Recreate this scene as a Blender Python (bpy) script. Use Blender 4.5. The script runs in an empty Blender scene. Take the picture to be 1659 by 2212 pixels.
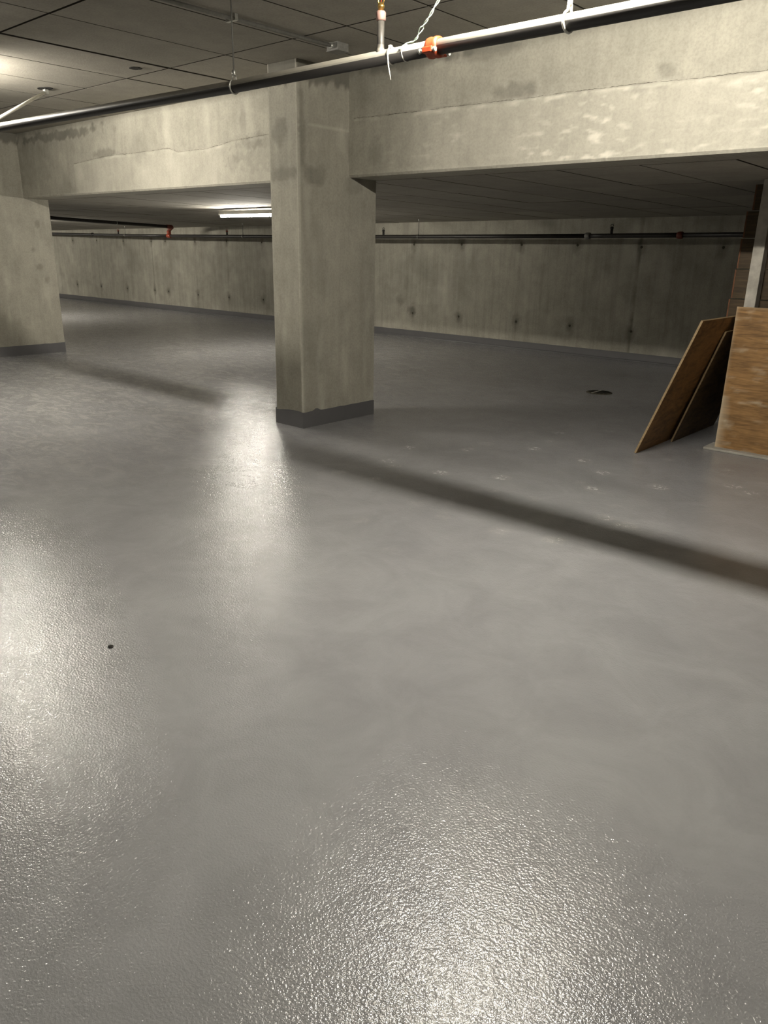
import bpy, bmesh, math, random
from mathutils import Vector, Matrix, noise

random.seed(7)
S = bpy.context.scene
COL = S.collection

# ------------------------------------------------------------------ camera
cam_d = bpy.data.cameras.new('camera')
cam = bpy.data.objects.new('camera', cam_d)
COL.objects.link(cam)
FW = Vector((-0.62894406, 0.70625258, -0.32501796))
RT = Vector((0.74282099, 0.66927728, 0.01687894))
UP = Vector((-0.22944793, 0.23081425, 0.94555721))
m = Matrix.Identity(4)
for i in range(3):
    m[i][0] = RT[i]; m[i][1] = UP[i]; m[i][2] = -FW[i]
m[0][3], m[1][3], m[2][3] = 0.0, 0.0, 1.5
cam.matrix_world = m
cam_d.sensor_fit = 'VERTICAL'
cam_d.sensor_height = 36.0
cam_d.sensor_width = 27.0
cam_d.lens = 36.0 * 1649.88 / 2212.0
cam_d.clip_start = 0.02
S.camera = cam

# ------------------------------------------------------------------ world, exposure
wd = bpy.data.worlds.new('world'); S.world = wd
wd.use_nodes = True
wd.node_tree.nodes['Background'].inputs[0].default_value = (0.0, 0.0, 0.0, 1)
wd.node_tree.nodes['Background'].inputs[1].default_value = 0.0
S.view_settings.view_transform = 'Standard'
S.view_settings.look = 'None'
S.view_settings.gamma = 1.0
S.view_settings.use_curve_mapping = False
S.view_settings.exposure = 0.0
try:
    S.cycles.denoising_prefilter = 'NONE'
    S.cycles.use_adaptive_sampling = True
    S.cycles.adaptive_threshold = 0.12
    S.cycles.max_bounces = 5
    S.cycles.diffuse_bounces = 4
    S.cycles.glossy_bounces = 2
    S.cycles.sample_clamp_indirect = 10.0
    S.cycles.sample_clamp_direct = 220.0
except Exception:
    pass

LAMP_COLOUR = (1.0, 0.94, 0.825)
LAMP_FRONT = 760.0
LAMP_BACK = 440.0
LAMP_BACK_DIM = 330.0

# ------------------------------------------------------------------ key dimensions (metres)
CX0, CY0, CW, CD = -4.921, 4.438, 0.355, 0.905     # column: right face x, front face y, width, depth
BAY = 6.155
BEAM_Y0, BEAM_Y1 = 5.006, 5.350
ZC, ZB = 2.862, 2.069                               # high ceiling, beam underside
WALL_Y = 10.933
XL, XR, YN = -27.0, 4.0, -5.0


def low_z(X, Y):                                    # the low slab falls slightly to the wall
    t = min(max((Y - BEAM_Y1) / (WALL_Y - BEAM_Y1), 0), 1)
    return ZB + (1.90 + .0075 * (X + 16.5) - ZB) * t


# ------------------------------------------------------------------ node helpers
class NT:
    def __init__(s, name):
        s.m = bpy.data.materials.new(name); s.m.use_nodes = True
        s.t = s.m.node_tree; s.t.nodes.clear()
        s.out = s.n('ShaderNodeOutputMaterial')
        s.b = s.n('ShaderNodeBsdfPrincipled')
        s.l(s.b.outputs[0], s.out.inputs[0])

    def n(s, typ, **kw):
        nd = s.t.nodes.new(typ)
        for k, v in kw.items(): setattr(nd, k, v)
        return nd

    def l(s, a, b): s.t.links.new(a, b)

    def put(s, sock, v):
        if hasattr(v, 'is_output'): s.l(v, sock)
        else: sock.default_value = v

    def pos(s):
        return s.n('ShaderNodeNewGeometry').outputs['Position']

    def obj(s):
        return s.n('ShaderNodeTexCoord').outputs['Object']

    def scale(s, v, sc, rot=(0, 0, 0), loc=(0, 0, 0)):
        nd = s.n('ShaderNodeMapping'); s.l(v, nd.inputs[0])
        nd.inputs['Scale'].default_value = sc; nd.inputs['Rotation'].default_value = rot
        nd.inputs['Location'].default_value = loc
        return nd.outputs[0]

    def noise(s, v, sc, detail=4, rough=.55, dist=0.0):
        nd = s.n('ShaderNodeTexNoise'); s.l(v, nd.inputs['Vector'])
        nd.inputs['Scale'].default_value = sc; nd.inputs['Detail'].default_value = detail
        nd.inputs['Roughness'].default_value = rough; nd.inputs['Distortion'].default_value = dist
        return nd.outputs['Fac']

    def ramp(s, fac, stops):
        nd = s.n('ShaderNodeValToRGB'); s.put(nd.inputs[0], fac)
        e = nd.color_ramp.elements
        while len(e) < len(stops): e.new(.5)
        for k, (p, c) in enumerate(stops):
            e[k].position = p
            e[k].color = (c, c, c, 1) if not isinstance(c, tuple) else (*c, 1)
        return nd.outputs[0]

    def math(s, op, a, b=0.0, clamp=False):
        nd = s.n('ShaderNodeMath', operation=op); nd.use_clamp = clamp
        s.put(nd.inputs[0], a); s.put(nd.inputs[1], b)
        return nd.outputs[0]

    def mix(s, fac, a, b, mode='MIX'):
        nd = s.n('ShaderNodeMix', data_type='RGBA', blend_type=mode)
        s.put(nd.inputs['Factor'], fac)
        for k, v in ((6, a), (7, b)):
            if isinstance(v, tuple): nd.inputs[k].default_value = (*v, 1)
            else: s.l(v, nd.inputs[k])
        return nd.outputs[2]

    def attr(s, name):
        return s.n('ShaderNodeAttribute', attribute_name=name).outputs['Fac']

    def bump(s, h, strength, dist, prev=None):
        nd = s.n('ShaderNodeBump'); nd.inputs['Strength'].default_value = strength
        nd.inputs['Distance'].default_value = dist; s.l(h, nd.inputs['Height'])
        if prev is not None: s.l(prev, nd.inputs['Normal'])
        return nd.outputs[0]

    def done(s, col=None, rough=None, metal=None, normal=None, spec=None):
        if col is not None: s.put(s.b.inputs['Base Color'], (*col, 1) if isinstance(col, tuple) else col)
        if rough is not None: s.put(s.b.inputs['Roughness'], rough)
        if metal is not None: s.b.inputs['Metallic'].default_value = metal
        if spec is not None: s.b.inputs['Specular IOR Level'].default_value = spec
        if normal is not None: s.l(normal, s.b.inputs['Normal'])
        return s.m


def concrete(name, c, streak=.5, blotch=.5, per_object=0.0):
    k = NT(name); P = k.pos()
    big = k.noise(P, 1.3, 3, .6)
    mid = k.noise(P, 6.0, 4, .65)
    fine = k.noise(P, 70.0, 2, .6)
    st = k.noise(k.scale(P, (9, 9, .55)), 1.6, 3, .6)
    f1 = k.ramp(big, [(.32, 0.0), (.68, 1.0)])
    d = tuple(x * (1 - .30 * blotch) for x in c); l = tuple(min(1, x * (1 + .18 * blotch)) for x in c)
    col = k.mix(f1, d, l)
    f2 = k.ramp(mid, [(.35, 1 - .30 * blotch), (.62, 1.0)])
    col = k.mix(1.0, col, f2, 'MULTIPLY')
    f3 = k.ramp(st, [(.34, 1 - .34 * streak), (.55, 1.0)])
    col = k.mix(1.0, col, f3, 'MULTIPLY')
    f4 = k.ramp(fine, [(.30, .86), (.60, 1.0)])
    col = k.mix(1.0, col, f4, 'MULTIPLY')
    if per_object:
        r = k.n('ShaderNodeObjectInfo').outputs['Random']
        col = k.mix(1.0, col, k.ramp(r, [(0, 1 - per_object), (1, 1.0)]), 'MULTIPLY')
    col = k.mix(k.math('MULTIPLY', k.attr('pale'), .75, True), col, (.66, .63, .54))
    col = k.mix(k.math('MULTIPLY', k.attr('stain'), .8, True), col, tuple(x * .28 for x in c))
    b2 = k.bump(fine, .40, .003)
    return k.done(col, .85, normal=b2, spec=.3)


def plain(name, c, rough=.5, metal=0.0, var=.25, sc=14.0, spec=.5):
    k = NT(name); P = k.obj()
    n1 = k.noise(P, sc, 5, .6)
    f = k.ramp(n1, [(.3, 1 - var), (.7, 1.0)])
    col = k.mix(1.0, tuple(c), f, 'MULTIPLY')
    return k.done(col, rough, metal, k.bump(n1, .1, .002), spec)


def plywood(name, c, sc=(1.2, 1.2, 14), dark=.45):
    k = NT(name); P = k.pos()
    g = k.noise(k.scale(P, sc), 2.2, 6, .62, 1.2)
    h = k.noise(k.scale(P, tuple(x * 3.4 for x in sc)), 3.0, 4, .6)
    blot = k.noise(P, 3.0, 4, .6)
    col = k.mix(k.ramp(g, [(.32, 0.0), (.66, 1.0)]), tuple(x * dark for x in c), c)
    col = k.mix(1.0, col, k.ramp(h, [(.3, .72), (.6, 1.0)]), 'MULTIPLY')
    col = k.mix(1.0, col, k.ramp(blot, [(.3, .72), (.6, 1.0)]), 'MULTIPLY')
    col = k.mix(k.math('MULTIPLY', k.attr('pale'), .8, True), col, (.55, .46, .33))
    return k.done(col, .62, normal=k.bump(h, .2, .002), spec=.35)


def floor_material():
    k = NT('grey_floor_coating'); P = k.pos()
    big = k.noise(P, .7, 2, .6)
    mid = k.noise(P, 3.2, 5, .65, .6)
    col = k.mix(k.ramp(big, [(.3, 0.0), (.7, 1.0)]), (.245, .245, .251), (.292, .292, .297))
    col = k.mix(1.0, col, k.ramp(mid, [(.33, .86), (.62, 1.0)]), 'MULTIPLY')
    # scuffed dusty foot marks: small pale smudges, densest in front of the timber pile
    sep = k.n('ShaderNodeSeparateXYZ'); k.l(P, sep.inputs[0])
    vor = k.n('ShaderNodeTexVoronoi', feature='F1'); k.l(k.scale(P, (1, 1, 1), (0, 0, .6)), vor.inputs['Vector'])
    vor.inputs['Scale'].default_value = 4.2
    spot = k.ramp(vor.outputs['Distance'], [(.20, 1.0), (.36, 0.0)])
    pick = k.ramp(vor.outputs['Color'], [(.52, 0.0), (.62, 1.0)])
    br = k.ramp(k.noise(P, 26.0, 4, .7, .8), [(.36, 0.0), (.74, 1.0)])
    zx = k.math('MULTIPLY', k.math('ADD', sep.outputs['X'], 2.6), .45)
    zy = k.math('MULTIPLY', k.math('ADD', sep.outputs['Y'], -4.8), .45)
    rr = k.math('ADD', k.math('MULTIPLY', zx, zx), k.math('MULTIPLY', zy, zy))
    zone = k.math('ADD', k.ramp(rr, [(.25, 1.0), (1.0, .0)]), 0.0)
    dust = k.math('MULTIPLY', k.math('MULTIPLY', spot, pick), k.math('MULTIPLY', br, zone), True)
    # broad trowelled swirls of the coating, their uneven gloss painted in as paler colour
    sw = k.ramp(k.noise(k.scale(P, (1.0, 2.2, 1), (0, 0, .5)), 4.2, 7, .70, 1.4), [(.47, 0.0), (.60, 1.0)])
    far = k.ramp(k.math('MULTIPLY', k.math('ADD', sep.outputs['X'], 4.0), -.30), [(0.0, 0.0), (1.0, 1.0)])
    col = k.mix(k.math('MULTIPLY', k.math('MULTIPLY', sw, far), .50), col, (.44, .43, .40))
    col = k.mix(k.math('MULTIPLY', dust, .38), col, (.50, .48, .44))
    rough = k.ramp(k.noise(P, 2.4, 3, .6), [(.3, .11), (.7, .16)])
    rough = k.math('ADD', rough, k.math('MULTIPLY', dust, .25))
    peel = k.noise(P, 140.0, 2, .5)
    wav = k.noise(P, 36.0, 2, .5)
    slow = k.noise(P, 5.0, 2, .5)
    b0 = k.bump(slow, .16, .012)
    b1 = k.bump(wav, .26, .0036, b0)
    b2 = k.bump(peel, .90, .0019, b1)
    return k.done(col, rough, normal=b2, spec=.5)


M = {}
M['conc'] = concrete('cast_concrete', (.385, .366, .305), .22, .42)
M['conc_wall'] = concrete('wall_concrete', (.385, .366, .305), .40, .42)
M['conc_ceil'] = concrete('ceiling_concrete', (.40, .375, .32), .0, .35, .14)
M['recess'] = plain('dark_joint', (.085, .078, .066), .95, 0, .3, 9, .1)
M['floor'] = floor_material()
M['paint'] = plain('grey_coating_upturn', (.118, .116, .118), .38, 0, .12, 6, .5)
M['pipe_far'] = plain('black_steel_pipe', (.030, .027, .024), .45, 0, .35, 30, .4)


def lit_top_pipe():
    k = NT('black_pipe_painted_lit_top'); P = k.obj()
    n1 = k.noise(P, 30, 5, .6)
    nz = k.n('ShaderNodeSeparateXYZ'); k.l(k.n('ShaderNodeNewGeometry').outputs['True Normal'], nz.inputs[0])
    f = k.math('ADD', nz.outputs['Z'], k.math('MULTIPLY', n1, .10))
    f = k.ramp(f, [(.02, 0.0), (.22, 1.0)])          # lamp light on the upper half, painted in as a pale dust tone
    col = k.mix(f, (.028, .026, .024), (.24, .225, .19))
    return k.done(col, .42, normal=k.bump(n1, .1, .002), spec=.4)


M['pipe'] = lit_top_pipe()
M['galv'] = plain('galvanised_steel', (.52, .52, .48), .38, .75, .25, 40)
M['galv_dull'] = plain('dull_zinc_steel', (.26, .255, .235), .5, .4, .3, 40)
M['strap_white'] = plain('white_strap', (.78, .76, .68), .5, 0, .15, 40)
M['red'] = plain('orange_red_coupling', (.40, .060, .018), .42, 0, .3, 50)
M['red_dark'] = plain('rust_red_fitting', (.17, .032, .014), .5, 0, .35, 50)
M['brass'] = plain('brass', (.62, .42, .13), .32, .9, .25, 60)
M['pink'] = plain('pinkish_fitting', (.45, .27, .23), .5, .2, .3, 60)
M['teal'] = plain('pale_green_wire', (.42, .52, .46), .45, 0, .2, 60)
M['white'] = plain('white_enamel', (.78, .77, .72), .4, 0, .06, 8)
M['ply'] = plywood('plywood_front', (.40, .225, .085))
M['ply_b'] = plywood('plywood_leaning', (.36, .195, .068), (1.2, 2.0, 6))
M['ply_c'] = plywood('plywood_dark', (.20, .115, .048), (1.2, 2.0, 6))
M['ply_edge'] = plywood('plywood_edge', (.42, .30, .16), (9, 1.2, 30), .6)
M['plank'] = plywood('brown_plank', (.085, .056, .027), (.9, 3, 12))
M['plank_end'] = plywood('reddish_plank_end', (.19, .080, .036), (6, 6, 6), .6)
M['post'] = plain('pale_weathered_timber', (.50, .47, .41), .75, 0, .45, 9, .3)
M['pad'] = plain('pale_grey_board', (.42, .40, .35), .7, 0, .3, 9, .3)
M['dark'] = plain('dark_grime', (.018, .016, .013), .8, 0, .3, 30, .3)
M['hole'] = plain('dark_damp_mortar', (.085, .078, .06), .95, 0, .35, 60, .1)
M['crack'] = plain('dark_crack', (.12, .108, .085), .95, 0, .4, 60, .1)


def lamp_material(name, strength):
    k = NT(name)
    e = k.n('ShaderNodeEmission'); e.inputs[0].default_value = (*LAMP_COLOUR, 1)
    e.inputs[1].default_value = strength
    k.l(e.outputs[0], k.out.inputs[0])
    return k.m


M['tube_front'] = lamp_material('lit_tube_front_row', LAMP_FRONT)
M['tube_back'] = lamp_material('lit_tube_back_row', LAMP_BACK)
M['tube_dim'] = lamp_material('lit_ageing_tube', LAMP_BACK_DIM)


# ------------------------------------------------------------------ mesh helpers
def link(name, me, mat, parent=None):
    o = bpy.data.objects.new(name, me); COL.objects.link(o)
    if me is not None and mat is not None and not me.materials:
        for mm in (mat if isinstance(mat, (list, tuple)) else [mat]): me.materials.append(mm)
    if parent is not None: o.parent = parent
    return o


def empty(name, loc, label, cat, group=None):
    o = bpy.data.objects.new(name, None); COL.objects.link(o); o.location = loc
    o.empty_display_size = .1
    tag(o, label, cat, group)
    return o


def tag(o, label, cat, group=None):
    o['label'] = label; o['category'] = cat
    if group: o['group'] = group
    return o


def struct(o, label=None):
    o['kind'] = 'structure'
    if label: o['label'] = label
    return o


class MB:
    """collects shapes in one bmesh; coordinates are world, build() makes them relative to the parent"""
    def __init__(s): s.bm = bmesh.new()

    def box(s, a, b, bevel=0.0, mi=0, rot=None):
        c = [(a[i] + b[i]) / 2 for i in range(3)]; d = [abs(b[i] - a[i]) for i in range(3)]
        r = bmesh.ops.create_cube(s.bm, size=1)
        vs = r['verts']
        bmesh.ops.scale(s.bm, vec=d, verts=vs)
        if bevel:
            es = list({e for v in vs for e in v.link_edges})
            rb = bmesh.ops.bevel(s.bm, geom=es, offset=bevel, segments=2, affect='EDGES', profile=.5)
            vs = list({v for f in rb['faces'] for v in f.verts} | {v for v in vs if v.is_valid})
        if rot is not None: bmesh.ops.rotate(s.bm, matrix=rot, verts=vs)
        bmesh.ops.translate(s.bm, vec=c, verts=vs)
        for f in {f for v in vs for f in v.link_faces}: f.material_index = mi
        return s

    def tube(s, pts, r, seg=12, closed=False, cap=True, mi=0):
        pts = [Vector(p) for p in pts]; n = len(pts); rings = []
        prevn = None
        for i, p in enumerate(pts):
            if closed: d = (pts[(i + 1) % n] - pts[i - 1])
            elif i == 0: d = pts[1] - pts[0]
            elif i == n - 1: d = pts[-1] - pts[-2]
            else: d = (pts[i + 1] - pts[i]).normalized() + (pts[i] - pts[i - 1]).normalized()
            d.normalize()
            ref = prevn if prevn is not None else (Vector((0, 0, 1)) if abs(d.z) < .9 else Vector((1, 0, 0)))
            u = (ref - d * ref.dot(d)).normalized(); prevn = u
            v = d.cross(u)
            rr = r[i] if isinstance(r, (list, tuple)) else r
            rings.append([s.bm.verts.new(p + u * (rr * math.cos(2 * math.pi * k / seg)) + v * (rr * math.sin(2 * math.pi * k / seg))) for k in range(seg)])
        m_ = n if closed else n - 1
        for i in range(m_):
            a, b = rings[i], rings[(i + 1) % n]
            for k in range(seg):
                f = s.bm.faces.new((a[k], a[(k + 1) % seg], b[(k + 1) % seg], b[k])); f.smooth = True; f.material_index = mi
        if cap and not closed:
            f = s.bm.faces.new(rings[0][::-1]); f.material_index = mi
            f = s.bm.faces.new(rings[-1]); f.material_index = mi
        return s

    def lathe(s, base, axis, prof, seg=20, mi=0):
        base = Vector(base); axis = Vector(axis).normalized()
        return s.tube([base + axis * h for h, _ in prof], [max(r, .0004) for _, r in prof], seg, mi=mi)

    def ring(s, c, axis, R, r, seg=24, tseg=8, a0=0, a1=360, squash=1.0):
        c = Vector(c); axis = Vector(axis).normalized()
        u = axis.orthogonal().normalized()
        if abs(axis.x) > .9: u = Vector((0, 1, 0))
        v = axis.cross(u)
        full = (a1 - a0) >= 360
        k = seg if full else seg + 1
        pts = [c + u * (R * math.cos(math.radians(a0 + (a1 - a0) * i / seg))) + v * (R * squash * math.sin(math.radians(a0 + (a1 - a0) * i / seg))) for i in range(k)]
        return s.tube(pts, r, tseg, closed=full)

    def quad(s, pts, mi=0):
        f = s.bm.faces.new([s.bm.verts.new(p) for p in pts]); f.material_index = mi
        return s

    def build(s, name, mat, parent=None):
        bmesh.ops.recalc_face_normals(s.bm, faces=s.bm.faces)
        if parent is not None:
            w = parent.matrix_world if parent.parent else Matrix.Translation(parent.location)
            off = Vector(parent.location)
            q = parent.parent
            while q is not None: off += Vector(q.location); q = q.parent
            bmesh.ops.translate(s.bm, vec=-off, verts=s.bm.verts)
        me = bpy.data.meshes.new(name); s.bm.to_mesh(me); s.bm.free()
        return link(name, me, mat, parent)


def fbm(x, y, z=0.0, oct=4):
    return noise.fractal(Vector((x, y, z)), 1.0, 2.0, oct, noise_basis='PERLIN_ORIGINAL')


def face_grid(bm, origin, du, dv, nu, nv, fn, lay_s, lay_p):
    """subdivided rectangle carrying its stain / pale values; fn(u_m, v_m) -> (stain, pale)"""
    o = Vector(origin); du = Vector(du); dv = Vector(dv)
    lu, lv = du.length, dv.length
    g = []
    for j in range(nv + 1):
        row = []
        for i in range(nu + 1):
            v = bm.verts.new(o + du * (i / nu) + dv * (j / nv))
            a, b = fn(lu * i / nu, lv * j / nv)
            v[lay_s] = max(0, min(1, a)); v[lay_p] = max(0, min(1, b))
            row.append(v)
        g.append(row)
    for j in range(nv):
        for i in range(nu):
            bm.faces.new((g[j][i], g[j][i + 1], g[j + 1][i + 1], g[j + 1][i]))


def blob(u, v, cu, cv, ru, rv, amp, seed=0.0, rag=.6, f=1.0):
    q = math.hypot((u - cu) / ru, (v - cv) / rv)
    if q > 2.2: return 0.0
    q += rag * fbm(u * 9 * f + seed, v * 9 * f, seed, 4)
    return amp * max(0, min(1, (1.25 - q) / .5))


# ------------------------------------------------------------------ the setting
mb = MB(); mb.box((XL, YN, -.15), (XR, WALL_Y, 0))
floor = struct(mb.build('floor', M['floor']))

# far wall, gridded for its tie-hole stains and drip streaks
TIES = [-21.48, -20.165, -18.825, -17.53, -16.93, -15.71, -14.52, -13.32, -12.1, -10.4, -9.13, -8.10, -6.935, -5.955, -4.96, -3.81, -2.6, -1.4]
wx0, wx1 = -23.2, -1.0


def wall_stain(u, v):
    X = wx0 + u; z = v
    s = 0.0; p = 0.0
    for k, t in enumerate(TIES):
        if abs(X - t) > .4: continue
        for hz, a in ((.43, .8), (1.60, .7)):
            s += blob(X, z, t, hz, .075, .115, a * .55, k * 3.1 + hz) + blob(X, z, t, hz, .035, .055, a * .4, k * 2.1 + hz)
            dz = hz - z
            if -.05 < dz < .6:
                s += max(0, 1 - abs(X - t - .02 * fbm(z * 5, k)) / .030) * (.34 if k % 3 else .55) * (1 - abs(dz) / .6) * (.5 + fbm(X * 4, z * 8, k) * .8)
    for xx, a in ((-4.97, 1.2), (-17.53, .5), (-14.52, .45), (-15.71, .3), (-8.1, .14), (-10.9, .2), (-20.2, .2)):
        w = .034 if a > .8 else .030
        d = abs(X - xx - .012 * fbm(z * 3, xx))
        s += a * max(0, 1 - d / w) * (.35 + .9 * max(0, fbm(z * 2.2, xx, 1.0) + .35))
    # blotchy darker tone towards the top and foot
    s += max(0, (z - 1.80) / .14) * .45 * max(0, fbm(X * 2.5, z * 4, 7) + .25)
    s += max(0, .26 - z) * 1.1 * max(0, fbm(X * 3, z * 3, 2) + .1)
    s += max(0, fbm(X * 1.1, z * 1.3, 11) - .25) * .5
    s += blob(X, z, -9.45, .62, .10, .08, .5, 4.0) + blob(X, z, -9.15, .47, .09, .07, .6, 8.0) + blob(X, z, -9.3, .95, .06, .09, .3, 9.0)
    p += max(0, fbm(X * 1.7, z * 1.2, 21) - .10) * .55
    return s, p


bm = bmesh.new(); ls = bm.verts.layers.float.new('stain'); lp = bm.verts.layers.float.new('pale')
face_grid(bm, (wx0, WALL_Y, 0), (wx1 - wx0, 0, 0), (0, 0, 2.10), 740, 64, wall_stain, ls, lp)
for a, b in ((XL, wx0), (wx1, XR)):
    face_grid(bm, (a, WALL_Y, 0), (b - a, 0, 0), (0, 0, 2.10), 2, 2, lambda u, v: (0, 0), ls, lp)
for pts in (((XL, WALL_Y + .2, 0), (XR, WALL_Y + .2, 0), (XR, WALL_Y + .2, 2.1), (XL, WALL_Y + .2, 2.1)),
            ((XL, WALL_Y, 2.1), (XR, WALL_Y, 2.1), (XR, WALL_Y + .2, 2.1), (XL, WALL_Y + .2, 2.1))):
    bm.faces.new([bm.verts.new(q) for q in pts])
bmesh.ops.remove_doubles(bm, verts=bm.verts, dist=1e-4)
bmesh.ops.recalc_face_normals(bm, faces=bm.faces)
me = bpy.data.meshes.new('wall_back'); bm.to_mesh(me); bm.free()
wall_back = struct(link('wall_back', me, M['conc_wall']))

# shallow mortar plugs left in the form-tie holes
bm = bmesh.new()
bmesh.ops.create_cone(bm, cap_ends=True, segments=12, radius1=.020, radius2=.014, depth=.008)
bmesh.ops.rotate(bm, matrix=Matrix.Rotation(math.radians(90), 3, 'X'), verts=bm.verts)
plug = bpy.data.meshes.new('tie_hole'); bm.to_mesh(plug); bm.free()
for t in TIES[:-2]:
    for hz in (.43, 1.60):
        if abs(t + 10.4) < .1 or abs(t + 12.1) < .1: continue
        o = link('tie_hole', plug, M['hole'], wall_back)
        o.location = (t + random.uniform(-.01, .01), WALL_Y - .003, hz + random.uniform(-.012, .012))

mb = MB(); mb.box((XL, WALL_Y - .012, 0), (XR, WALL_Y, .118))
mb.tube([(XL, WALL_Y - .012, .006), (XR, WALL_Y - .012, .006)], .016, 8)
struct(mb.build('baseboard_back', M['paint']))
for nm, a, b in (('wall_left', (XL - .2, YN, 0), (XL, WALL_Y, ZC)), ('wall_right', (XR, YN, 0), (XR + .2, WALL_Y, ZC)),
                 ('wall_front', (XL - .2, YN - .2, 0), (XR + .2, YN, ZC))):
    mb = MB(); mb.box(a, b); struct(mb.build(nm, M['conc']))

# high ceiling in front of the beams: slab, then the form-panel imprints as separate pieces
mb = MB(); mb.box((XL, YN, ZC + .030), (XR, BEAM_Y1, ZC + .25))
ceil_hi = struct(mb.build('ceiling', M['recess']))
GX = [-10.13, -9.45, -8.77, -8.08, -7.39, -6.67, -6.02, -5.28, -4.525, -4.0, -3.32, -2.64, -1.96, -1.28, -.6, .1]
GY = [1.34, 2.692, 4.045, BEAM_Y0 + .05]


def panel(x0, x1, y0, y1, zf, parent, mat, gap=(.006, .006), gy=.012, dz=0.0, th=.030):
    g0, g1 = gap
    a, b, c, d = x0 + g0, x1 - g1, y0 + gy, y1 - gy
    zz = [zf(a, c) + dz, zf(b, c) + dz, zf(b, d) + dz, zf(a, d) + dz]
    bm = bmesh.new()
    lo = [bm.verts.new(p) for p in ((a, c, zz[0]), (b, c, zz[1]), (b, d, zz[2]), (a, d, zz[3]))]
    hi = [bm.verts.new((v.co.x, v.co.y, v.co.z + th)) for v in lo]
    bm.faces.new(lo[::-1])
    for i in range(4):
        f = bm.faces.new((lo[i], lo[(i + 1) % 4], hi[(i + 1) % 4], hi[i])); f.material_index = 1
    bmesh.ops.recalc_face_normals(bm, faces=bm.faces)
    me = bpy.data.meshes.new('panel'); bm.to_mesh(me); bm.free()
    return link('panel', me, [mat, M['recess']], parent)


for i in range(len(GX) - 1):
    for j in range(len(GY) - 1):
        g0 = .024 if abs(GX[i] + 6.02) < .01 else .007
        g1 = .024 if abs(GX[i + 1] + 6.02) < .01 else .007
        panel(GX[i], GX[i + 1], GY[j], GY[j + 1], lambda x, y: ZC, ceil_hi, M['conc_ceil'], (g0, g1), .008, random.uniform(-.002, .001))
mb = MB()
mb.box((XL, YN, ZC), (GX[0] - .005, BEAM_Y0 + .05, ZC + .030)); mb.box((GX[-1] + .005, YN, ZC), (XR, BEAM_Y0 + .05, ZC + .030))
mb.box((GX[0] - .005, YN, ZC), (GX[-1] + .005, GY[0] - .005, ZC + .030))
mb.build('plain_soffit', M['conc_ceil'], ceil_hi)

# low slab behind the beams
bm = bmesh.new()
xs = [XL + (XR - XL) * i / 24 for i in range(25)]; ys = [BEAM_Y1 + (WALL_Y - BEAM_Y1) * i / 8 for i in range(9)]
lo = [[bm.verts.new((x, y, low_z(x, y) + .028)) for x in xs] for y in ys]
for j in range(8):
    for i in range(24): bm.faces.new((lo[j][i], lo[j + 1][i], lo[j + 1][i + 1], lo[j][i + 1]))
hi = [bm.verts.new(p) for p in ((XL, BEAM_Y1, 2.6), (XR, BEAM_Y1, 2.6), (XR, WALL_Y, 2.6), (XL, WALL_Y, 2.6))]
bm.faces.new(hi)
for edge, (p, q) in (((lo[0]), (0, 1)), (lo[-1], (3, 2)), ([r[0] for r in lo], (0, 3)), ([r[-1] for r in lo], (1, 2))):
    bm.faces.new(list(edge) + [hi[q], hi[p]])
bmesh.ops.recalc_face_normals(bm, faces=bm.faces)
me = bpy.data.meshes.new('ceiling'); bm.to_mesh(me); bm.free()
ceil_lo = struct(link('ceiling', me, M['recess']))
LX = [-1.87 - .635 * k for k in range(-1, 35)][::-1]
LY = [BEAM_Y1, 6.70, 8.05, 9.40, WALL_Y]
for j in range(len(LY) - 1):
    for i in range(len(LX) - 1):
        panel(LX[i], LX[i + 1], LY[j], LY[j + 1], low_z, ceil_lo, M['conc_ceil'], (.007, .007), .005, random.uniform(-.0012, .0012))
for a, b in ((XL, LX[0]), (LX[-1], XR)):
    for i in range(4):
        panel(a + (b - a) * i / 4, a + (b - a) * (i + 1) / 4, BEAM_Y1, WALL_Y, low_z, ceil_lo, M['conc_ceil']).name = 'plain_soffit'


# ------------------------------------------------------------------ columns and beams
def col_face_stain(face, k):
    def fn(u, v):
        s = p = 0.0
        s += max(0, fbm(u * 3 + k * 7, v * .8, face * 5.0) - .22) * .55
        p += max(0, fbm(u * 7 + k * 5, v * 1.6, face * 3.0 + 9) - .20) * .45
        if k == 0 and face == 0:      # right face: u = depth from the front edge, v = height
            s += blob(u, v, .16, 2.05, .12, .085, .50, 1.0) + blob(u, v, .63, 2.02, .10, .07, .42, 2.0)
            s += blob(u, v, .03, 2.40, .03, .25, .45, 3.0) + blob(u, v, .56, 2.30, .02, .10, .5, 6.0)
            p += blob(u, v, .30, 2.42, .30, .012, .35, 5.0) + .4 * max(0, 1 - abs(u - .565) / .012) * (1 if v > 2.06 else 0)
        if k == 0 and face == 1:      # front face: u from the right edge to the left
            s += blob(u, v, .20, 2.07, .16, .05, .5, 1.5) + blob(u, v, .22, 2.38, .07, .11, .5, 2.5)
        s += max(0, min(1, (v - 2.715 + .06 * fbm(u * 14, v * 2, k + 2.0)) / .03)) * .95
        p += .5 * max(0, 1 - u / .012) * (1 if v < 2.1 else .3)
        if v < .40: s += (.40 - v) * .35 * max(0, fbm(u * 5, v * 5, k) + .4)
        if k == 1 and face == 0:
            for cu, cv in ((.80, 1.42), (.86, 1.18), (.94, 1.02), (.90, 1.75)): s += blob(u, v, cu, cv, .035, .045, .5, cu * 9)
        return s, p
    return fn


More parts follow.
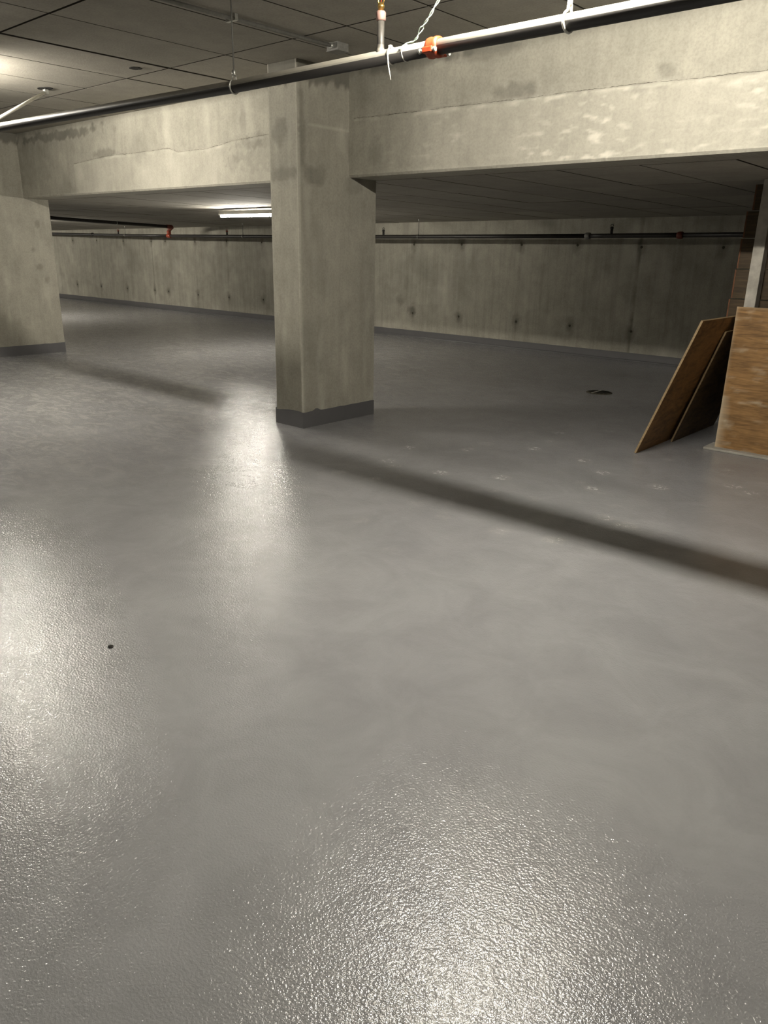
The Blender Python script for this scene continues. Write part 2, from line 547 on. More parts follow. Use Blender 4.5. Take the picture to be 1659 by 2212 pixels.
def make_column(k, xr, label):
    CY0, CD = (4.438, .905) if k == 0 else (4.238, 1.105)
    base = empty('concrete_column', (xr - CW / 2, CY0 + CD / 2, 0), label, 'column', 'square concrete columns carrying the beams')
    off = Vector(base.location)
    bm = bmesh.new(); ls = bm.verts.layers.float.new('stain'); lp = bm.verts.layers.float.new('pale')
    x0, x1, y0, y1 = xr - CW, xr, CY0, CY0 + CD
    h = ZC - .002
    hb = ZB - .012
    ch = .010
    n = 150
    # full-height front part (in front of the beam) and low rear part under the beam
    face_grid(bm, (x1, y0 + ch, 0), (0, CD - ch, 0), (0, 0, h), 45, n, col_face_stain(0, k), ls, lp)
    face_grid(bm, (x1 - ch, y0, 0), (-(CW - 2 * ch), 0, 0), (0, 0, h), 20, n, col_face_stain(1, k), ls, lp)
    face_grid(bm, (x1, y0 + ch, 0), (-ch, -ch, 0), (0, 0, h), 1, n, lambda u, v: (0, .25), ls, lp)
    face_grid(bm, (x0, y0 + ch, 0), (ch, -ch, 0), (0, 0, h), 1, n, lambda u, v: (0, .2), ls, lp)
    face_grid(bm, (x0, y0 + ch, 0), (0, CD - ch, 0), (0, 0, h), 2, 4, lambda u, v: (0, 0), ls, lp)
    face_grid(bm, (x0, y1, 0), (CW, 0, 0), (0, 0, h), 2, 4, lambda u, v: (0, 0), ls, lp)
    bmesh.ops.remove_doubles(bm, verts=bm.verts, dist=1e-5)
    bmesh.ops.recalc_face_normals(bm, faces=bm.faces)
    bmesh.ops.translate(bm, vec=-off, verts=bm.verts)
    me = bpy.data.meshes.new('shaft'); bm.to_mesh(me); bm.free()
    link('shaft', me, M['conc'], base)
    # grey coating turned up the foot, ragged along its upper edge
    bm = bmesh.new(); t = .004
    loop = [(x1 + t, y1 + t), (x1 + t, y0 - t), (x0 - t, y0 - t), (x0 - t, y1 + t)]
    pts = []
    for a in range(4):
        p, q = Vector(loop[a]), Vector(loop[(a + 1) % 4])
        nseg = 30
        for i in range(nseg):
            w = p.lerp(q, i / nseg)
            z = .137 + .004 * fbm(w.x * 12, w.y * 12, k)
            if a == 0 and 24 <= i <= 26: z += (.018, .022, .004)[i - 24] if k == 0 else 0
            if a == 1: z += .010 * math.sin(i / nseg * 5) * (1 if k == 0 else .2)
            pts.append((w.x, w.y, z))
    N = len(pts)
    lo = [bm.verts.new((p[0], p[1], 0.0)) for p in pts]; hi = [bm.verts.new(p) for p in pts]
    cxm, cym = (x0 + x1) / 2, (y0 + y1) / 2
    hin = [bm.verts.new((cxm + (p[0] - cxm) * .96, cym + (p[1] - cym) * .98, p[2])) for p in pts]
    for i in range(N):
        j = (i + 1) % N
        bm.faces.new((lo[i], lo[j], hi[j], hi[i])); bm.faces.new((hi[i], hi[j], hin[j], hin[i]))
    bmesh.ops.recalc_face_normals(bm, faces=bm.faces)
    bmesh.ops.translate(bm, vec=-off, verts=bm.verts)
    me = bpy.data.meshes.new('painted_base'); bm.to_mesh(me); bm.free()
    o = link('painted_base', me, M['paint'], base); o['label'] = 'dark grey coating turned up the foot of the column'
    return base


make_column(0, CX0, 'tall concrete column with grey painted foot in the middle of the garage')
make_column(1, CX0 - BAY, 'concrete column cut by the left edge of the picture')

CRACK_R = [(-4.87, 2.512), (-4.4, 2.505), (-3.93, 2.506), (-3.3, 2.498), (-2.66, 2.500), (-2.1, 2.487), (-1.65, 2.480), (-.9, 2.478), (-.2, 2.48)]
CRACK_L = [(-9.6, 2.42), (-8.72, 2.465), (-8.2, 2.455), (-7.554, 2.462), (-7.391, 2.417), (-6.872, 2.419), (-6.498, 2.455), (-5.949, 2.475), (-5.3, 2.50)]


def crack_z(C, X):
    for (a, za), (b, zb) in zip(C, C[1:]):
        if a <= X <= b: return za + (zb - za) * (X - a) / (b - a)
    return None


def beam_right(u, v):
    X = CX0 + u; z = ZB + v; s = p = 0.0
    cz = crack_z(CRACK_R, X)
    low = 1.0 if (cz and z < cz) else 0.0
    if cz:
        dz = cz - z
        p += max(0, 1 - abs(dz - .012) / .03) * max(0, fbm(X * 5, z * 20, 3) + .25) * .9
        s += max(0, 1 - abs(dz) / .012) * .35
    fl = fbm(X * 8, z * 24, 5, 5)
    if low: p += max(0, fl - .16) * 1.7 * max(0, min(1, .15 + (X + 4.6) * .5)) * max(0, fbm(X * 1.2, z * 2, 8) + .55)
    p += .18 * low * max(0, min(1, (X + 4.9) * .8)) + .25 * max(0, 1 - (z - ZB) / .04)
    s += blob(X, z, -3.34, 2.545, .16, .06, .55, 1.0) + blob(X, z, -2.24, 2.555, .05, .04, .45, 2.0) + blob(X, z, -2.36, 2.47, .14, .03, .3, 2.6)
    s += blob(X, z, -4.62, 2.25, .07, .10, .35, 3.0) + blob(X, z, -3.6, 2.82, .25, .05, .4, 4.0) + blob(X, z, -4.3, 2.84, .5, .05, .5, 4.4)
    s += max(0, fbm(X * 1.6, z * 2.2, 15) - .15) * .5
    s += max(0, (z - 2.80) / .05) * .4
    return s, p


def beam_left(u, v):
    X = CX0 - BAY + u; z = ZB + v; s = p = 0.0
    cz = crack_z(CRACK_L, X)
    if cz:
        dz = cz - z
        p += max(0, 1 - abs(dz - .015) / .03) * max(0, fbm(X * 4, z * 15, 3) + .15) * .6
        s += max(0, 1 - abs(dz) / .012) * .30
        if dz > 0: p += .16
    s += blob(X, z, -8.88, 2.495, .22, .045, .5, 1.0) + blob(X, z, -6.05, 2.43, .30, .06, .35, 2.0) + blob(X, z, -5.65, 2.50, .15, .16, .45, 3.0)
    s += blob(X, z, -6.0, 2.30, .4, .12, .25, 5.0, 1.4, 2.0) + blob(X, z, -6.3, 2.66, .05, .12, .35, 6.0)
    s += blob(X, z, -9.9, 2.76, .9, .05, .7, 7.0, 1.0) + blob(X, z, -10.7, 2.5, .5, .3, .25, 8.0)
    s += max(0, fbm(X * 1.6, z * 2.2, 35) - .12) * .5
    p += max(0, fbm(X * 3, z * 1.2, 45) - .15) * .5
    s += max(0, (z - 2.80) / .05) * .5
    return s, p


def make_beam(x0, x1, fn, nu, label, crack=None):
    base = empty('concrete_beam', ((x0 + x1) / 2, (BEAM_Y0 + BEAM_Y1) / 2, ZB), label, 'beam', 'concrete beams between the columns')
    off = Vector(base.location); ch = .018
    bm = bmesh.new(); ls = bm.verts.layers.float.new('stain'); lp = bm.verts.layers.float.new('pale')
    L = x1 - x0; zt = ZC - .002
    nv = 66 if nu > 10 else 2
    face_grid(bm, (x0, BEAM_Y0, ZB + ch), (L, 0, 0), (0, 0, zt - ZB - ch), nu, nv, lambda u, v: fn(u, v + ch), ls, lp)
    face_grid(bm, (x0, BEAM_Y0 + ch * .8, ZB), (L, 0, 0), (0, -ch * .8, ch), nu, 1, lambda u, v: (.12, .35), ls, lp)
    face_grid(bm, (x0, BEAM_Y1, ZB), (L, 0, 0), (0, -(BEAM_Y1 - BEAM_Y0 - ch * .8), 0), nu, 1, lambda u, v: (0, 0), ls, lp)
    face_grid(bm, (x0, BEAM_Y1, ZB), (L, 0, 0), (0, 0, zt - ZB), nu, 1, lambda u, v: (0, 0), ls, lp)
    bmesh.ops.remove_doubles(bm, verts=bm.verts, dist=1e-5)
    bmesh.ops.recalc_face_normals(bm, faces=bm.faces)
    bmesh.ops.translate(bm, vec=-off, verts=bm.verts)
    me = bpy.data.meshes.new('beam_body'); bm.to_mesh(me); bm.free()
    link('beam_body', me, M['conc'], base)
    if crack:
        bm = bmesh.new(); prev = None
        a, b = crack[0][0], crack[-1][0]; n = int((b - a) / .012)
        for i in range(n + 1):
            X = a + (b - a) * i / n
            if X < x0 or X > x1: continue
            z = crack_z(crack, X)
            if z is None: continue
            z += .0045 * fbm(X * 5, 1.5) + .0035 * fbm(X * 40, 2.5)
            wdt = max(.0003, .0020 + .0045 * fbm(X * 6, 8.0) + .003 * fbm(X * 45, 3.0))
            y = BEAM_Y0 - .0015
            c = [bm.verts.new((X, y, z - wdt / 2)), bm.verts.new((X, y, z + wdt / 2))]
            if prev: bm.faces.new((prev[0], c[0], c[1], prev[1]))
            prev = c
        bmesh.ops.translate(bm, vec=-off, verts=bm.verts)
        me = bpy.data.meshes.new('cold_joint_crack'); bm.to_mesh(me); bm.free()
        o = link('cold_joint_crack', me, M['crack'], base); o['label'] = 'thin ragged crack running along the beam'
    return base


make_beam(CX0, XR, beam_right, 700, 'long pale concrete beam right of the middle column', CRACK_R)
make_beam(CX0 - BAY, CX0 - CW, beam_left, 420, 'concrete beam between the middle column and the left column', CRACK_L)
mb = MB(); mb.box((XL, BEAM_Y0, ZB), (CX0 - BAY - CW, BEAM_Y1, ZC - .002))
struct(mb.build('trim_1', M['conc']))


# ------------------------------------------------------------------ lamps
def make_lamp(x0, x1, y, ztop, mat, label, group):
    base = empty('strip_light', ((x0 + x1) / 2, y, ztop), label, 'ceiling light', group)
    mb = MB(); mb.box((x0, y - .036, ztop - .050), (x1, y + .036, ztop), .004)
    mb.build('housing', M['white'], base)
    for e, s in ((x0, 1), (x1, -1)):
        mb = MB(); mb.box((e + s * .004, y - .018, ztop - .090), (e + s * .020, y + .018, ztop - .050), .003)
        mb.build('lamp_holder', M['white'], base)
    mb = MB(); mb.tube([(x0 + .022, y, ztop - .068), (x1 - .022, y, ztop - .068)], .019, 10)
    mb.build('tube', mat, base)
    return base


make_lamp(-2.40, -1.20, 2.84, ZC - .004, M['tube_front'], 'white strip light with lit tube on the high ceiling above the sprinkler riser', 'ceiling strip lights')
make_lamp(-8.05, -6.85, 2.71, ZC - .004, M['tube_front'], 'white strip light with lit tube on the high ceiling beyond the diagonal brace', 'ceiling strip lights')
make_lamp(-9.97, -8.77, 7.42, low_z(-9.4, 7.42) - .030, M['tube_dim'], 'lit white strip light on the low ceiling just left of the middle column', 'ceiling strip lights')
make_lamp(-17.3, -16.1, 7.42, low_z(-16.7, 7.42) - .030, M['tube_back'], 'lit strip light on the low ceiling hidden behind the left column', 'ceiling strip lights')
make_lamp(-23.4, -22.2, 7.42, low_z(-22.8, 7.42) - .030, M['tube_back'], 'lit strip light on the low ceiling at the far left end of the far wall', 'ceiling strip lights')

# ------------------------------------------------------------------ near sprinkler pipe
PY, PZ, PR = 3.0, 2.345, .0315


def pz(X):
    return 2.345 + max(0, (-3.85 - X)) * .012


pipe = empty('sprinkler_pipe', (-3.5, PY, PZ), 'black sprinkler pipe running across the ceiling in front of the beams', 'pipe')
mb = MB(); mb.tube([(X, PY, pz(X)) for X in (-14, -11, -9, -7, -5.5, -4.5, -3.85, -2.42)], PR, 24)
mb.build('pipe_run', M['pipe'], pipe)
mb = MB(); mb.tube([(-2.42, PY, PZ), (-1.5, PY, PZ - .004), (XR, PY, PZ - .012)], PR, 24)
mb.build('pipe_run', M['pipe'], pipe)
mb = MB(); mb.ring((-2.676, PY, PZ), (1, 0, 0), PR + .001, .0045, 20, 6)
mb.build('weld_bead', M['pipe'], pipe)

# orange grooved coupling, two halves with bolts
mb = MB(); mb.lathe((-2.452, PY, PZ), (1, 0, 0), [(0, PR + .001), (.004, PR + .010), (.018, PR + .012), (.030, PR + .008), (.046, PR + .012), (.060, PR + .010), (.064, PR + .001)], 24)
cp = mb.build('coupling', M['red'], pipe); cp['label'] = 'orange red bolted coupling'
for sgn in (-1, 1):
    mb = MB(); mb.box((-2.447, PY - .012 + sgn * .048, PZ - .030), (-2.393, PY + .012 + sgn * .048, PZ - .004), .005)
    mb.build('bolt_lug', M['red'], cp)
    mb = MB(); mb.tube([(-2.462, PY + sgn * .050, PZ - .018), (-2.378, PY + sgn * .050, PZ - .018)], .006, 8)
    mb.lathe((-2.468, PY + sgn * .050, PZ - .018), (1, 0, 0), [(0, .011), (.010, .011)], 6)
    mb.lathe((-2.386, PY + sgn * .050, PZ - .018), (1, 0, 0), [(0, .011), (.010, .011)], 6)
    mb.build('bolt', M['galv'], cp)

# riser nipple with an upright sprinkler
hd = empty('upright_sprinkler', (-2.745, PY, PZ + PR), 'dark riser with brass upright sprinkler head on the near black pipe', 'sprinkler')
x = -2.745
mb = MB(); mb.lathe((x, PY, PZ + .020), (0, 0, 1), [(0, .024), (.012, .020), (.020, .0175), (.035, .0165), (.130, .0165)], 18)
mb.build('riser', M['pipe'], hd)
mb = MB(); mb.lathe((x, PY, PZ + .150), (0, 0, 1), [(0, .018), (.004, .0225), (.034, .0235), (.040, .019)], 8)
mb.build('reducer', M['pink'], hd)
mb = MB(); mb.lathe((x, PY, PZ + .190), (0, 0, 1), [(0, .013), (.012, .013), (.013, .016), (.024, .016), (.026, .010), (.034, .008)], 12)
mb.tube([(x - .012, PY, PZ + .214), (x - .018, PY, PZ + .232), (x - .014, PY, PZ + .252), (x - .003, PY, PZ + .266)], .0032, 8)
mb.tube([(x + .012, PY, PZ + .214), (x + .018, PY, PZ + .232), (x + .014, PY, PZ + .252), (x + .003, PY, PZ + .266)], .0032, 8)
mb.lathe((x, PY, PZ + .262), (0, 0, 1), [(0, .006), (.010, .006)], 10)
mb.build('frame', M['brass'], hd)
mb = MB(); mb.tube([(x, PY, PZ + .222), (x, PY, PZ + .262)], .0025, 8)
mb.build('glass_bulb', M['red'], hd)
mb = MB(); mb.lathe((x, PY, PZ + .272), (0, 0, 1), [(-.004, .022), (0, .020), (.002, .004)], 16)
mb.build('deflector', M['brass'], hd)


# hangers: ring round the pipe, clevis neck, rod to the ceiling
def hanger(X, rod_r, ring_mat, rod_mat, label, ring_r=.004, twist=0.0):
    h = empty('pipe_hanger', (X, PY, pz(X)), label, 'pipe hanger', 'rod hangers of the near pipe')
    z = pz(X)
    mb = MB(); mb.tube([(X + twist * math.cos(math.radians(a)) * .3, PY + (PR + ring_r) * math.cos(math.radians(a)), z + (PR + ring_r) * math.sin(math.radians(a))) for a in range(110, 431, 16)] + [(X, PY + .010, z + PR + .030)], ring_r, 8)
    mb.tube([(X, PY - (PR + ring_r) * .34, z + (PR + ring_r) * .94), (X, PY - .008, z + PR + .030)], ring_r, 8)
    mb.build('ring', ring_mat, h)
    mb = MB(); mb.lathe((X, PY, z + PR + .022), (0, 0, 1), [(0, .009), (.004, .0115), (.024, .0115), (.030, .008)], 6)
    mb.build('nut', ring_mat, h)
    mb = MB(); mb.tube([(X, PY, z + PR + .04), (X, PY, ZC + .004)], rod_r, 8)
    mb.build('rod', rod_mat, h)
    mb = MB(); mb.lathe((X, PY, ZC - .016), (0, 0, 1), [(0, .012), (.018, .012)], 6)
    mb.build('anchor', rod_mat, h)


hanger(-1.762, .0060, M['strap_white'], M['strap_white'], 'pale rod hanger holding the near pipe at the right, above the long beam', .0055, .010)
hanger(-3.846, .0042, M['galv'], M['galv_dull'], 'thin zinc rod hanger holding the near pipe left of the middle column', .0042, -.012)

# diagonal sway brace with its ceiling anchor
br = empty('sway_brace', (-7.30, PY, pz(-7.3)), 'white diagonal brace rod running from the ceiling down to the near pipe', 'brace')
A = Vector((-7.69, 3.80, ZC - .035)); B = Vector((-7.09, 2.98, pz(-7.09) + PR - .004))
mb = MB(); mb.tube([A, B], .0135, 12); mb.build('brace_tube', M['strap_white'], br)
mb = MB(); mb.box((-7.712, 3.79, ZC - .055), (-7.672, 3.83, ZC - .010), .004)
mb.tube([(-7.70, 3.81, ZC - .03), (-7.70, 3.81, ZC - .004)], .006, 8)
mb.build('swivel', M['galv'], br)
mb = MB(); mb.ring((-7.09, PY, pz(-7.09)), (1, 0, 0), PR + .006, .007, 20, 8); mb.build('pipe_clamp', M['galv'], br)


def ceiling_hole(x, y, rx, ry):
    bm = bmesh.new(); n = 22; vs = []
    for i in range(n):
        a = 2 * math.pi * i / n; q = 1 + .18 * fbm(math.cos(a) * 2 + x, math.sin(a) * 2, 3)
        vs.append(bm.verts.new((x + rx * q * math.cos(a), y + ry * q * math.sin(a), ZC - .0035)))
    up = [bm.verts.new((v.co.x, v.co.y, ZC + .004)) for v in vs]
    bm.faces.new(vs)
    for i in range(n): bm.faces.new((vs[i], vs[(i + 1) % n], up[(i + 1) % n], up[i]))
    bmesh.ops.recalc_face_normals(bm, faces=bm.faces)
    me = bpy.data.meshes.new('anchor_hole'); bm.to_mesh(me); bm.free()
    link('anchor_hole', me, M['dark'], ceil_hi)


ceiling_hole(-6.24, 3.87, .055, .05)
ceiling_hole(-7.70, 3.81, .085, .06)

# zip tie and the thin wire tied to the pipe
zt = empty('cable_tie', (-2.676, PY, PZ), 'white cable tie looped on the near pipe with its tail hanging', 'cable tie')
mb = MB(); mb.ring((-2.672, PY, PZ), (1, .08, 0), PR + .004, .0028, 24, 6)
mb.build('loop', M['strap_white'], zt)
mb = MB(); mb.box((-2.680, PY - .020, PZ + PR - .002), (-2.664, PY - .006, PZ + PR + .010), .002)
mb.build('head', M['strap_white'], zt)
mb = MB(); mb.tube([(-2.672, PY - .022, PZ + PR - .002), (-2.664, PY - .040, PZ - .005), (-2.656, PY - .042, PZ - .050), (-2.646, PY - .036, PZ - .106)], [.0032, .0036, .0036, .0030], 6)
mb.build('tail', M['strap_white'], zt)

wr = empty('hanging_wire', (-2.55, PY, PZ + PR), 'pale green twisted wire tied to the near pipe and rising to the ceiling', 'wire')
core = [(-2.60, PZ + .010, -.033), (-2.575, PZ + .036, -.012), (-2.545, PZ + .040, 0), (-2.525, PZ + .052, 0), (-2.500, PZ + .085, 0), (-2.478, PZ + .105, 0), (-2.455, PZ + .125, 0),
        (-2.430, PZ + .155, 0), (-2.400, PZ + .185, 0), (-2.372, PZ + .225, 0), (-2.355, PZ + .29, .01), (-2.35, PZ + .38, .02), (-2.33, ZC + .003, .03)]
for ph in (0, math.pi):
    pts = []
    for i in range(len(core) - 1):
        a, b = core[i], core[i + 1]
        for q in range(6):
            t = q / 6; k = i + t; am = .0042 * (1.9 if 3.2 < k < 4.3 else 1.0)
            pts.append((a[0] + (b[0] - a[0]) * t + am * math.cos(k * 2.6 + ph), PY + a[2] + (b[2] - a[2]) * t + am * math.sin(k * 2.6 + ph), a[1] + (b[1] - a[1]) * t))
    pts.append((core[-1][0], PY + core[-1][2], core[-1][1]))
    mb = MB(); mb.tube(pts, .0026, 6); mb.build('strand', M['teal'], wr)
mb = MB(); mb.ring((-2.585, PY, PZ), (1, -.15, 0), PR + .003, .0024, 24, 6); mb.build('tie_loop', M['strap_white'], wr)

# conduit along the high ceiling with its junction box
cd = empty('electrical_conduit', (-4.37, 3.4, ZC), 'grey metal conduit fixed along the high ceiling', 'conduit')
mb = MB(); mb.tube([(-4.39, -2.0, ZC - .024), (-4.39, 1.5, ZC - .024), (-4.37, 4.27, ZC - .024)], .0125, 12); mb.build('tube', M['galv_dull'], cd)
for y in (.8, 2.0, 3.42):
    mb = MB(); mb.box((-4.43, y - .011, ZC - .0405), (-4.335, y + .011, ZC - .0365), .0015)
    mb.box((-4.43, y - .011, ZC - .0405), (-4.426, y + .011, ZC - .003)); mb.box((-4.339, y - .011, ZC - .0405), (-4.335, y + .011, ZC - .003))
    mb.build('strap', M['galv'], cd)
jb = empty('junction_box', (-4.37, 4.33, ZC), 'small square grey junction box at the end of the ceiling conduit', 'junction box')
mb = MB(); mb.box((-4.425, 4.275, ZC - .050), (-4.315, 4.385, ZC + .002), .004); mb.build('body', M['galv_dull'], jb)
mb = MB(); mb.box((-4.428, 4.272, ZC - .054), (-4.312, 4.388, ZC - .050), .001); mb.build('cover', M['galv_dull'], jb)
mb = MB(); mb.lathe((-4.37, 4.255, ZC - .024), (0, 1, 0), [(0, .018), (.018, .018), (.022, .015)], 10); mb.build('connector', M['galv'], jb)

# ------------------------------------------------------------------ far pipework
FY, FZ = 10.20, 1.698
fp = empty('wall_pipe', (-10, FY, FZ), 'dark sprinkler pipe running the length of the far wall', 'pipe')
for a, b in ((-24.5, -15.62), (-15.62, -5.41), (-5.41, -4.12), (-4.12, 3.5)):
    def fz(X): return FZ + .0006 * (X + 12) ** 2
    n = 6
    mb = MB(); mb.tube([(a + (b - a) * i / n, FY, fz(a + (b - a) * i / n)) for i in range(n + 1)], .030, 14); mb.build('pipe_run', M['pipe_far'], fp)
for X, mt in ((-19.0, 'pipe'), (-5.41, 'galv_dull'), (-4.12, 'red_dark')):
    mb = MB(); mb.lathe((X - .04, FY, fz(X)), (1, 0, 0), [(0, .032), (.01, .043), (.03, .045), (.05, .045), (.07, .043), (.08, .032)], 14); mb.build('coupling', M[{'pipe': 'pipe_far'}.get(mt, mt)], fp)
names = ['first sprinkler head on the far pipe, nearest the left column', 'sprinkler head on the far pipe just under the lit strip light',
         'sprinkler head on the far pipe just right of the middle column', 'sprinkler head on the far pipe near the timber stack']
for X, lb in zip((-17.76, -13.52, -9.21, -5.066), names):
    h = empty('upright_sprinkler', (X, FY, fz(X) + .03), lb, 'sprinkler', 'sprinkler heads on the far pipe')
    z = fz(X) + .025
    mb = MB(); mb.lathe((X, FY, z), (0, 0, 1), [(0, .020), (.06, .018)], 10); mb.build('riser', M['pipe_far'], h)
    mb = MB(); mb.lathe((X, FY, z + .06), (0, 0, 1), [(0, .024), (.024, .024), (.030, .012)], 8)
    mb.tube([(X - .010, FY, z + .085), (X - .020, FY, z + .105), (X - .004, FY, z + .125)], .004, 6); mb.tube([(X + .010, FY, z + .085), (X + .020, FY, z + .105), (X + .004, FY, z + .125)], .004, 6)
    mb.build('frame', M['red_dark'] if X < -12 else M['pipe_far'], h)
    mb = MB(); mb.lathe((X, FY, z + .124), (0, 0, 1), [(0, .026), (.003, .024), (.006, .006)], 12); mb.build('deflector', M['galv'], h)
for X, lb in ((-17.45, 'zinc rod hanger of the far pipe beside the first sprinkler head'), (-8.44, 'zinc rod hanger of the far pipe right of the middle column'),
              (-13.0, 'zinc rod hanger of the far pipe below the lit strip light')):
    z = fz(X); zc = low_z(X, FY)
    h = empty('pipe_hanger', (X, FY, z), lb, 'pipe hanger', 'rod hangers of the far pipe')
    mb = MB(); mb.ring((X, FY, z), (1, 0, 0), .034, .005, 18, 6); mb.build('ring', M['galv'], h)
    mb = MB(); mb.tube([(X, FY, z + .034), (X, FY, zc + .004)], .0055, 6); mb.build('rod', M['galv_dull'], h)
    mb = MB(); mb.lathe((X, FY, zc - .030), (0, 0, 1), [(0, .014), (.032, .014)], 6); mb.build('anchor', M['galv'], h)

bp = empty('branch_pipe', (-15.36, 8.5, 1.9), 'dark branch pipe hung under the low ceiling, ending in a red elbow', 'pipe')
mb = MB(); mb.tube([(-15.36, 5.55, low_z(-15.4, 5.55) - .045), (-15.36, 7.45, 1.967), (-15.36, 8.64, 1.932), (-15.36, 9.98, 1.892)], .033, 14); mb.build('pipe_run', M['pipe_far'], bp)
mb = MB(); mb.tube([(-15.36, 9.98, 1.892), (-15.38, 10.12, 1.888), (-15.46, 10.18, 1.876), (-15.56, 10.20, 1.85), (-15.62, 10.20, 1.80)], [.039, .040, .040, .040, .039], 14); mb.build('elbow', M['red_dark'], bp)
mb = MB(); mb.lathe((-15.62, 10.20, 1.72), (0, 0, 1), [(0, .038), (.02, .044), (.05, .044), (.06, .048), (.08, .048), (.09, .038)], 14)
mb.lathe((-15.69, 10.20, fz(-15.6)), (1, 0, 0), [(0, .032), (.01, .042), (.13, .042), (.14, .032)], 14); mb.build('tee_fitting', M['red'], bp)
mb = MB(); mb.ring((-15.36, 8.80, 1.927), (0, 1, 0), .036, .005, 18, 6); mb.tube([(-15.36, 8.8, 1.960), (-15.36, 8.8, low_z(-15.4, 8.8) + .004)], .006, 6); mb.build('hanger', M['galv'], bp)

# ------------------------------------------------------------------ timber on the right
pad = MB(); pad.box((-2.115, 6.290, 0), (-.60, 6.52, .018), .003)
tag(pad.build('base_board', M['pad']), 'thin pale grey board lying on the floor under the upright plywood', 'board')

# upright plywood panel, gridded for its worn pale edge
bm = bmesh.new(); ls = bm.verts.layers.float.new('stain'); lp = bm.verts.layers.float.new('pale')


def ply_wear(u, v):
    p = 0.0
    if v < .42: p += max(0, 1 - u / (.075 + .02 * fbm(v * 6, 2))) * .8
    p += max(0, 1 - u / .02) * .4 + max(0, fbm(u * 6, v * 22, 4) - .32) * 1.2 + .25 * max(0, 1 - (1.11 - v) / .02)
    return 0, p


bx0, bx1, by, bz0, bz1 = -2.050, -.75, 6.365, .018, 1.128
face_grid(bm, (bx0, by, bz0), (bx1 - bx0, 0, 0), (0, 0, bz1 - bz0), 80, 70, ply_wear, ls, lp)
for pts in (((bx0, by + .018, bz0), (bx1, by + .018, bz0), (bx1, by + .018, bz1), (bx0, by + .018, bz1)),
            ((bx0, by, bz0), (bx0, by + .018, bz0), (bx0, by + .018, bz1), (bx0, by, bz1)), ((bx1, by, bz0), (bx1, by + .018, bz0), (bx1, by + .018, bz1), (bx1, by, bz1)),
            ((bx0, by, bz1), (bx1, by, bz1), (bx1, by + .018, bz1), (bx0, by + .018, bz1)), ((bx0, by, bz0), (bx1, by, bz0), (bx1, by + .018, bz0), (bx0, by + .018, bz0))):
    bm.faces.new([bm.verts.new(q) for q in pts])
bmesh.ops.remove_doubles(bm, verts=bm.verts, dist=1e-4)
bmesh.ops.recalc_face_normals(bm, faces=bm.faces)
me = bpy.data.meshes.new('plywood_panel'); bm.to_mesh(me); bm.free()
tag(link('plywood_panel', me, M['ply']), 'orange brown plywood panel standing upright at the right edge', 'plywood')


def leaning(name, xb, xt, zt, y0, y1, th, mat, label, chop=0.0):
    d = Vector((xt - xb, 0, zt)).normalized(); nrm = Vector((-d.z, 0, d.x))   # to the left and up
    e = empty(name, (xb, (y0 + y1) / 2, 0), label, 'plywood', 'plywood sheets leaning on the timber stack')
    L = math.hypot(xt - xb, zt)
    off = nrm * th
    dz = max(0, -off.z)
    P = lambda s_, y, o: Vector((xb, y, .0005)) + d * s_ + nrm * (o * th)
    bm = bmesh.new()
    ring = [(0, y0), (L, y0), (L + chop, y1), (0, y1)]
    r0 = [bm.verts.new(P(s_, y, 0)) for s_, y in ring]; r1 = [bm.verts.new(P(s_, y, 1)) for s_, y in ring]
    bm.faces.new(r0); bm.faces.new(r1[::-1])
    for i in range(4):
        f = bm.faces.new((r0[i], r0[(i + 1) % 4], r1[(i + 1) % 4], r1[i])); f.material_index = 1
    bmesh.ops.recalc_face_normals(bm, faces=bm.faces)
    bmesh.ops.translate(bm, vec=-Vector(e.location), verts=bm.verts)
    me = bpy.data.meshes.new('sheet'); bm.to_mesh(me); bm.free()
    link('sheet', me, [mat, M['ply_edge']], e)


leaning('leaning_plywood_sheet', -2.440, -2.066, 1.050, 5.738, 6.640, .016, M['ply_b'], 'orange brown plywood sheet leaning outermost on the timber stack')
leaning('leaning_plywood_sheet', -2.390, -2.085, .935, 6.325, 7.30, .014, M['ply_c'], 'dark brown plywood sheet leaning just inside the outermost sheet')

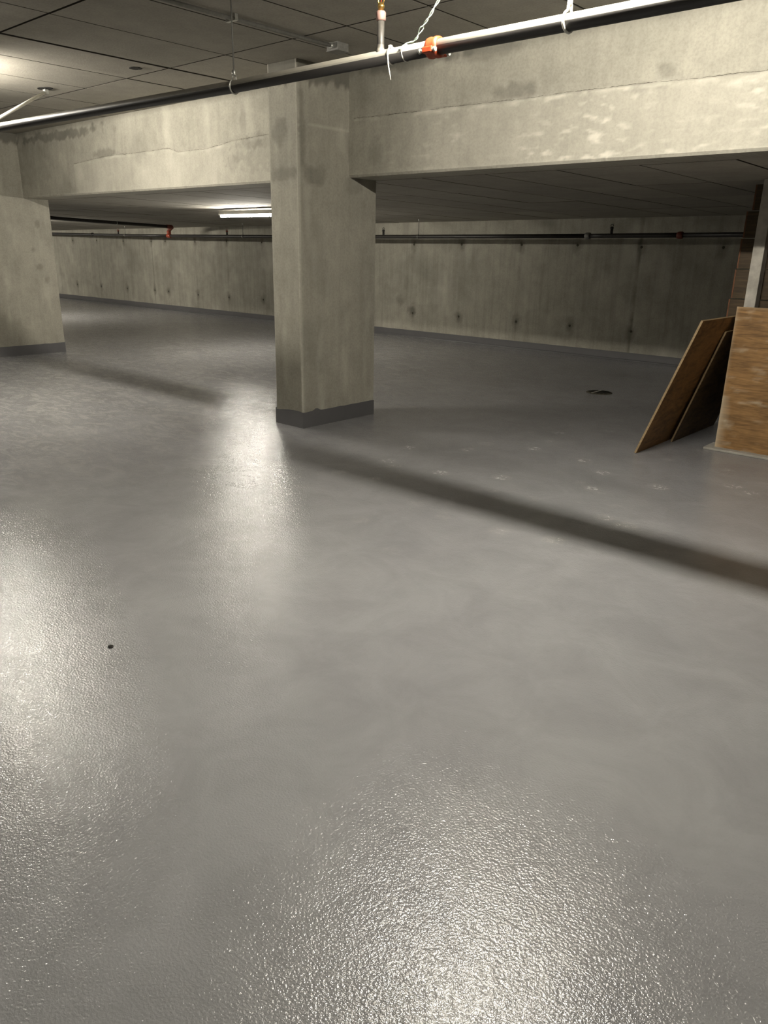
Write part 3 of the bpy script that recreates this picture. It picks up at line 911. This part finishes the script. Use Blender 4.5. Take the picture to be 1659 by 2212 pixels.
# hoarding of horizontal planks behind a pale post
hb = empty('plank_stack', (-1.6, 6.70, 0), 'tall dark brown stack of horizontal planks behind the pale post', 'planks')
zs = [.02, .25, .48, .71, .94, 1.170, 1.400, 1.632, 1.835, 2.028]
for i in range(len(zs) - 1):
    xl = (-2.03, -2.03, -2.03, -2.03, -2.226, -2.214, -2.204, -2.196, -2.160)[i]
    y0 = 6.675 + (.010 if i == 8 else 0) + .003 * (i % 2)
    mb = MB(); mb.box((xl + .012, y0, zs[i] + .004), (.3, 6.725, zs[i + 1] - .004), .003)
    p = mb.build('plank', M['plank'], hb)
    mb = MB(); mb.box((xl, y0 + .002, zs[i] + .004), (xl + .012, 6.723, zs[i + 1] - .004), .002)
    mb.build('plank_end', M['plank_end'], p).location = (0, 0, 0)
mb = MB(); mb.box((-2.064, 6.555, 0), (-1.980, 6.655, low_z(-2, 6.6) - .003), .004)
tag(mb.build('timber_post', M['post']), 'pale weathered timber post rising behind the plywood panel', 'post')

# ------------------------------------------------------------------ small things on the floor
dr = empty('floor_drain', (-3.965, 8.10, 0), 'small dark round floor drain left of the timber stack', 'drain')
mb = MB(); mb.lathe((-3.965, 8.10, 0), (0, 0, 1), [(0, .145), (.004, .143), (.006, .130), (.005, .120)], 28); mb.build('rim', M['hole'], dr)
for k in range(-3, 4):
    w = math.sqrt(max(.001, .115 ** 2 - (k * .032) ** 2))
    mb = MB(); mb.box((-3.965 + k * .032 - .009, 8.10 - w, .003), (-3.965 + k * .032 + .009, 8.10 + w, .010), .002); mb.build('bar', M['dark'] if k != -1 else M['pad'], dr)
bm = bmesh.new(); bmesh.ops.create_icosphere(bm, subdivisions=2, radius=.010)
for v in bm.verts:
    v.co *= 1 + .35 * fbm(v.co.x * 90, v.co.y * 90, v.co.z * 90); v.co.z = max(v.co.z * .45 + .0035, 0)
    v.co.x *= 1.3
me = bpy.data.meshes.new('debris_chip'); bm.to_mesh(me); bm.free()
ch = link('debris_chip', me, M['dark']); ch.location = (-2.571, 1.282, 0)
tag(ch, 'tiny black chip of debris lying on the bare floor', 'debris')
